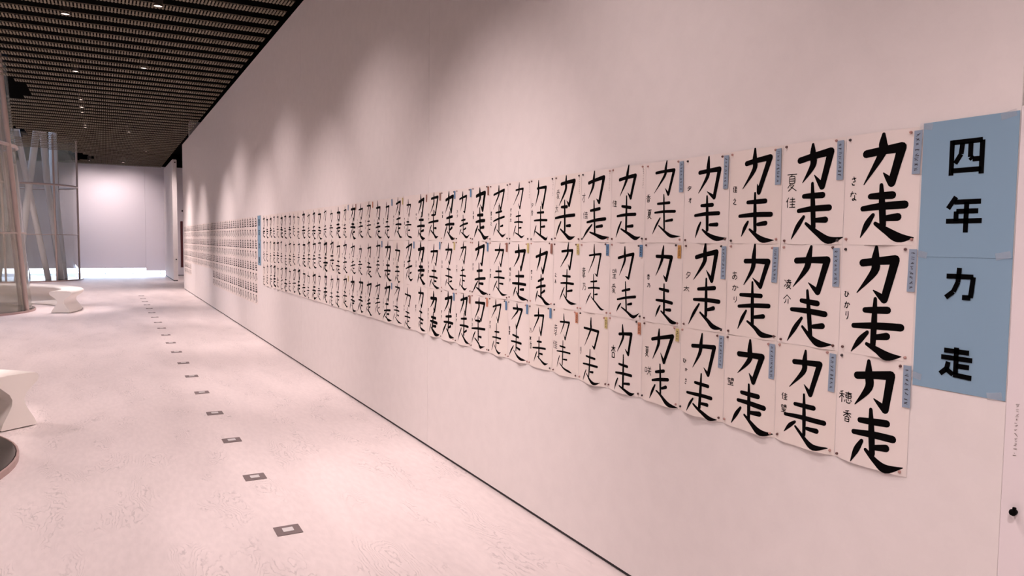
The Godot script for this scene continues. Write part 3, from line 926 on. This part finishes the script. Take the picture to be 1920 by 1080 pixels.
func make_objects() -> void:
	title_sign(-1.1965, "large blue paper title sign with four black printed characters, nearest", "blue title signs")
	title_sign(-11.63, "narrow-looking blue paper title sign between the two calligraphy blocks", "blue title signs")
	make_sheets()
	# pale board beside the first title, running out of the picture
	var bd := thing("notice_board", "pale pinkish board with faint writing at the right picture edge", "board", Vector3(WALL_X, 0.35, -0.66))
	bd.rotation.y = -PI / 2
	part("panel", bevel_box(Vector3(0, 0.748, 0.006), Vector3(0.81, 1.496, 0.006), 0.002), M.board, bd)
	var st := st_new()
	rng.seed = 77
	for k in 11:
		var y := 0.75 - k * 0.0125
		for m in 3:
			stroke(st, [Vector3(-0.377 + rng.randf_range(-0.005, 0), y - rng.randf() * 0.009, 0.0012), Vector3(-0.377 + rng.randf_range(0, 0.005), y - rng.randf() * 0.009, 0.0012)], -1, 0.0096, 1, false)
	st.generate_normals()
	part("faint_writing", st.commit(), M.pencil, bd)
	var kn := thing("board_clip", "small black clip on the pale board at the right edge", "clip", Vector3(WALL_X - 0.0092, 0.825, -1.028))
	kn.rotation.z = PI / 2
	part("knob", lathe([Vector2(0.006, 0), Vector2(0.0075, 0.006), Vector2(0.009, 0.014), Vector2(0.006, 0.02), Vector2(0, 0.021)], 12, true), M.black, kn)
	part("lever", bevel_box(Vector3(0.007, 0.012, 0.003), Vector3(0.014, 0.006, 0.008), 0.001), M.black, kn)
	# floor outlets
	var lid := bevel_box(Vector3(0, 0.0045, 0), Vector3(0.054, 0.003, 0.054), 0.001)
	var plate := bevel_box(Vector3(0, 0.0015, 0), Vector3(0.128, 0.003, 0.126), 0.001)
	for k in 19:
		var o := thing("floor_outlet", "small dark square floor outlet with pale lid, %s from the camera" % ordinal(k + 1), "floor outlet", Vector3(0.801, 0.0005, -3.855 - k * 0.972), "floor outlets in a row")
		part("plate", plate, M.outlet, o)
		part("lid", lid, M.outlet_lid, o)
	# glass tubes with lattice columns
	make_tube(TUBES[0], "leaning glass tube with a steel lattice inside, nearer one at the left edge", 1.72, 7, 0.3, 0.045,
		[[88, 60, 0.12], [120, 170, 0.1], [200, 150, 0.1], [250, 300, 0.1], [310, 265, 0.1]])
	make_tube(TUBES[1], "far glass tube with pale steel lattice before the white partition", 1.74, 7, 0.0, 0.03,
		[[95, 45, 0.1], [50, 100, 0.09], [20, 55, 0.1], [135, 175, 0.1], [225, 270, 0.1], [270, 220, 0.1], [-10, -35, 0.12]])
	make_tube(TUBES[2], "glossy dark disc with pale rim at the left edge, carrying a glass tube", 1.36, 8, 0.1, 0.03,
		[[150, 200, 0.09], [200, 150, 0.09], [110, 70, 0.09], [250, 300, 0.09]])
	make_bench(Vector3(-1.9, 0, -5.85), 1.64, -38.0, -150.0, 0.8, "nearer white hourglass bench, cut by the left picture edge")
	make_bench(Vector3(-2.98, 0, -17.9), 2.377, 22.2, -100.0, 1.0, "farther white hourglass bench curving round the nearer glass tube")
	# sliding panel standing beyond the end of the wall
	var sp := thing("sliding_wall_panel", "tall white sliding wall panel standing beyond the calligraphy wall", "wall panel", Vector3(2.15, 0, -30.4))
	part("leaf", bevel_box(Vector3(0, 2.105, 0), Vector3(0.15, 4.15, 4.05), 0.02), M.wall, sp)
	part("foot_strip", box(Vector3(0, 0.015, 0), Vector3(0.13, 0.03, 4.0)), M.skirting, sp)
	for y in [0.75, 4.08]:
		part("bolt", lathe([Vector2(0.022, 0.0), Vector2(0.022, 0.012), Vector2(0, 0.014)], 10), M.skirting, sp, Vector3(0.02, y, 2.025)).rotation.x = PI / 2
	var rp := thing("red_wall_strip", "narrow dark red upright strip at the end of the calligraphy wall", "wall strip", Vector3(2.695, 0.33, FAR_Z))
	part("body", bevel_box(Vector3(0, 0.91, 0.02), Vector3(0.085, 1.82, 0.04), 0.006), M.red, rp)
	var sw := thing("wall_button", "tiny dark button on the white recess wall above the red strip", "button", Vector3(2.73, 2.56, FAR_Z))
	part("body", bevel_box(Vector3(0, 0, 0.012), Vector3(0.06, 0.06, 0.024), 0.006), M.skirting, sw)

func _ready() -> void:
	# camera
	var cam := Camera3D.new()
	cam.name = "camera"
	add_child(cam)
	cam.transform = Transform3D(Basis(Vector3(0.879283, 0.012336, 0.476140), Vector3(0.018270, 0.998055, -0.059597), Vector3(-0.475950, 0.061102, 0.877347)), Vector3(0, 1.4912, 0))
	cam.fov = 41.969
	cam.near = 0.05
	cam.far = 200
	cam.current = true
	# sky and exposure
	var env := WorldEnvironment.new()
	env.name = "environment"
	var e := Environment.new()
	e.background_mode = Environment.BG_SKY
	var sky := Sky.new()
	var sm := ProceduralSkyMaterial.new()
	sm.sky_top_color = Color(0.72, 0.83, 1.0)
	sm.sky_horizon_color = Color(0.86, 0.92, 1.0)
	sm.ground_horizon_color = Color(0.7, 0.75, 0.8)
	sm.ground_bottom_color = Color(0.55, 0.57, 0.6)
	sm.sky_energy_multiplier = 2.6
	sm.ground_energy_multiplier = 4.0
	sky.sky_material = sm
	e.sky = sky
	e.tonemap_mode = Environment.TONE_MAPPER_LINEAR
	e.tonemap_exposure = 1.0
	e.sdfgi_enabled = true
	e.ssao_enabled = true
	e.ssil_enabled = true
	env.environment = e
	add_child(env)
	make_materials()
	make_lamps()
	make_setting()
	make_objects()
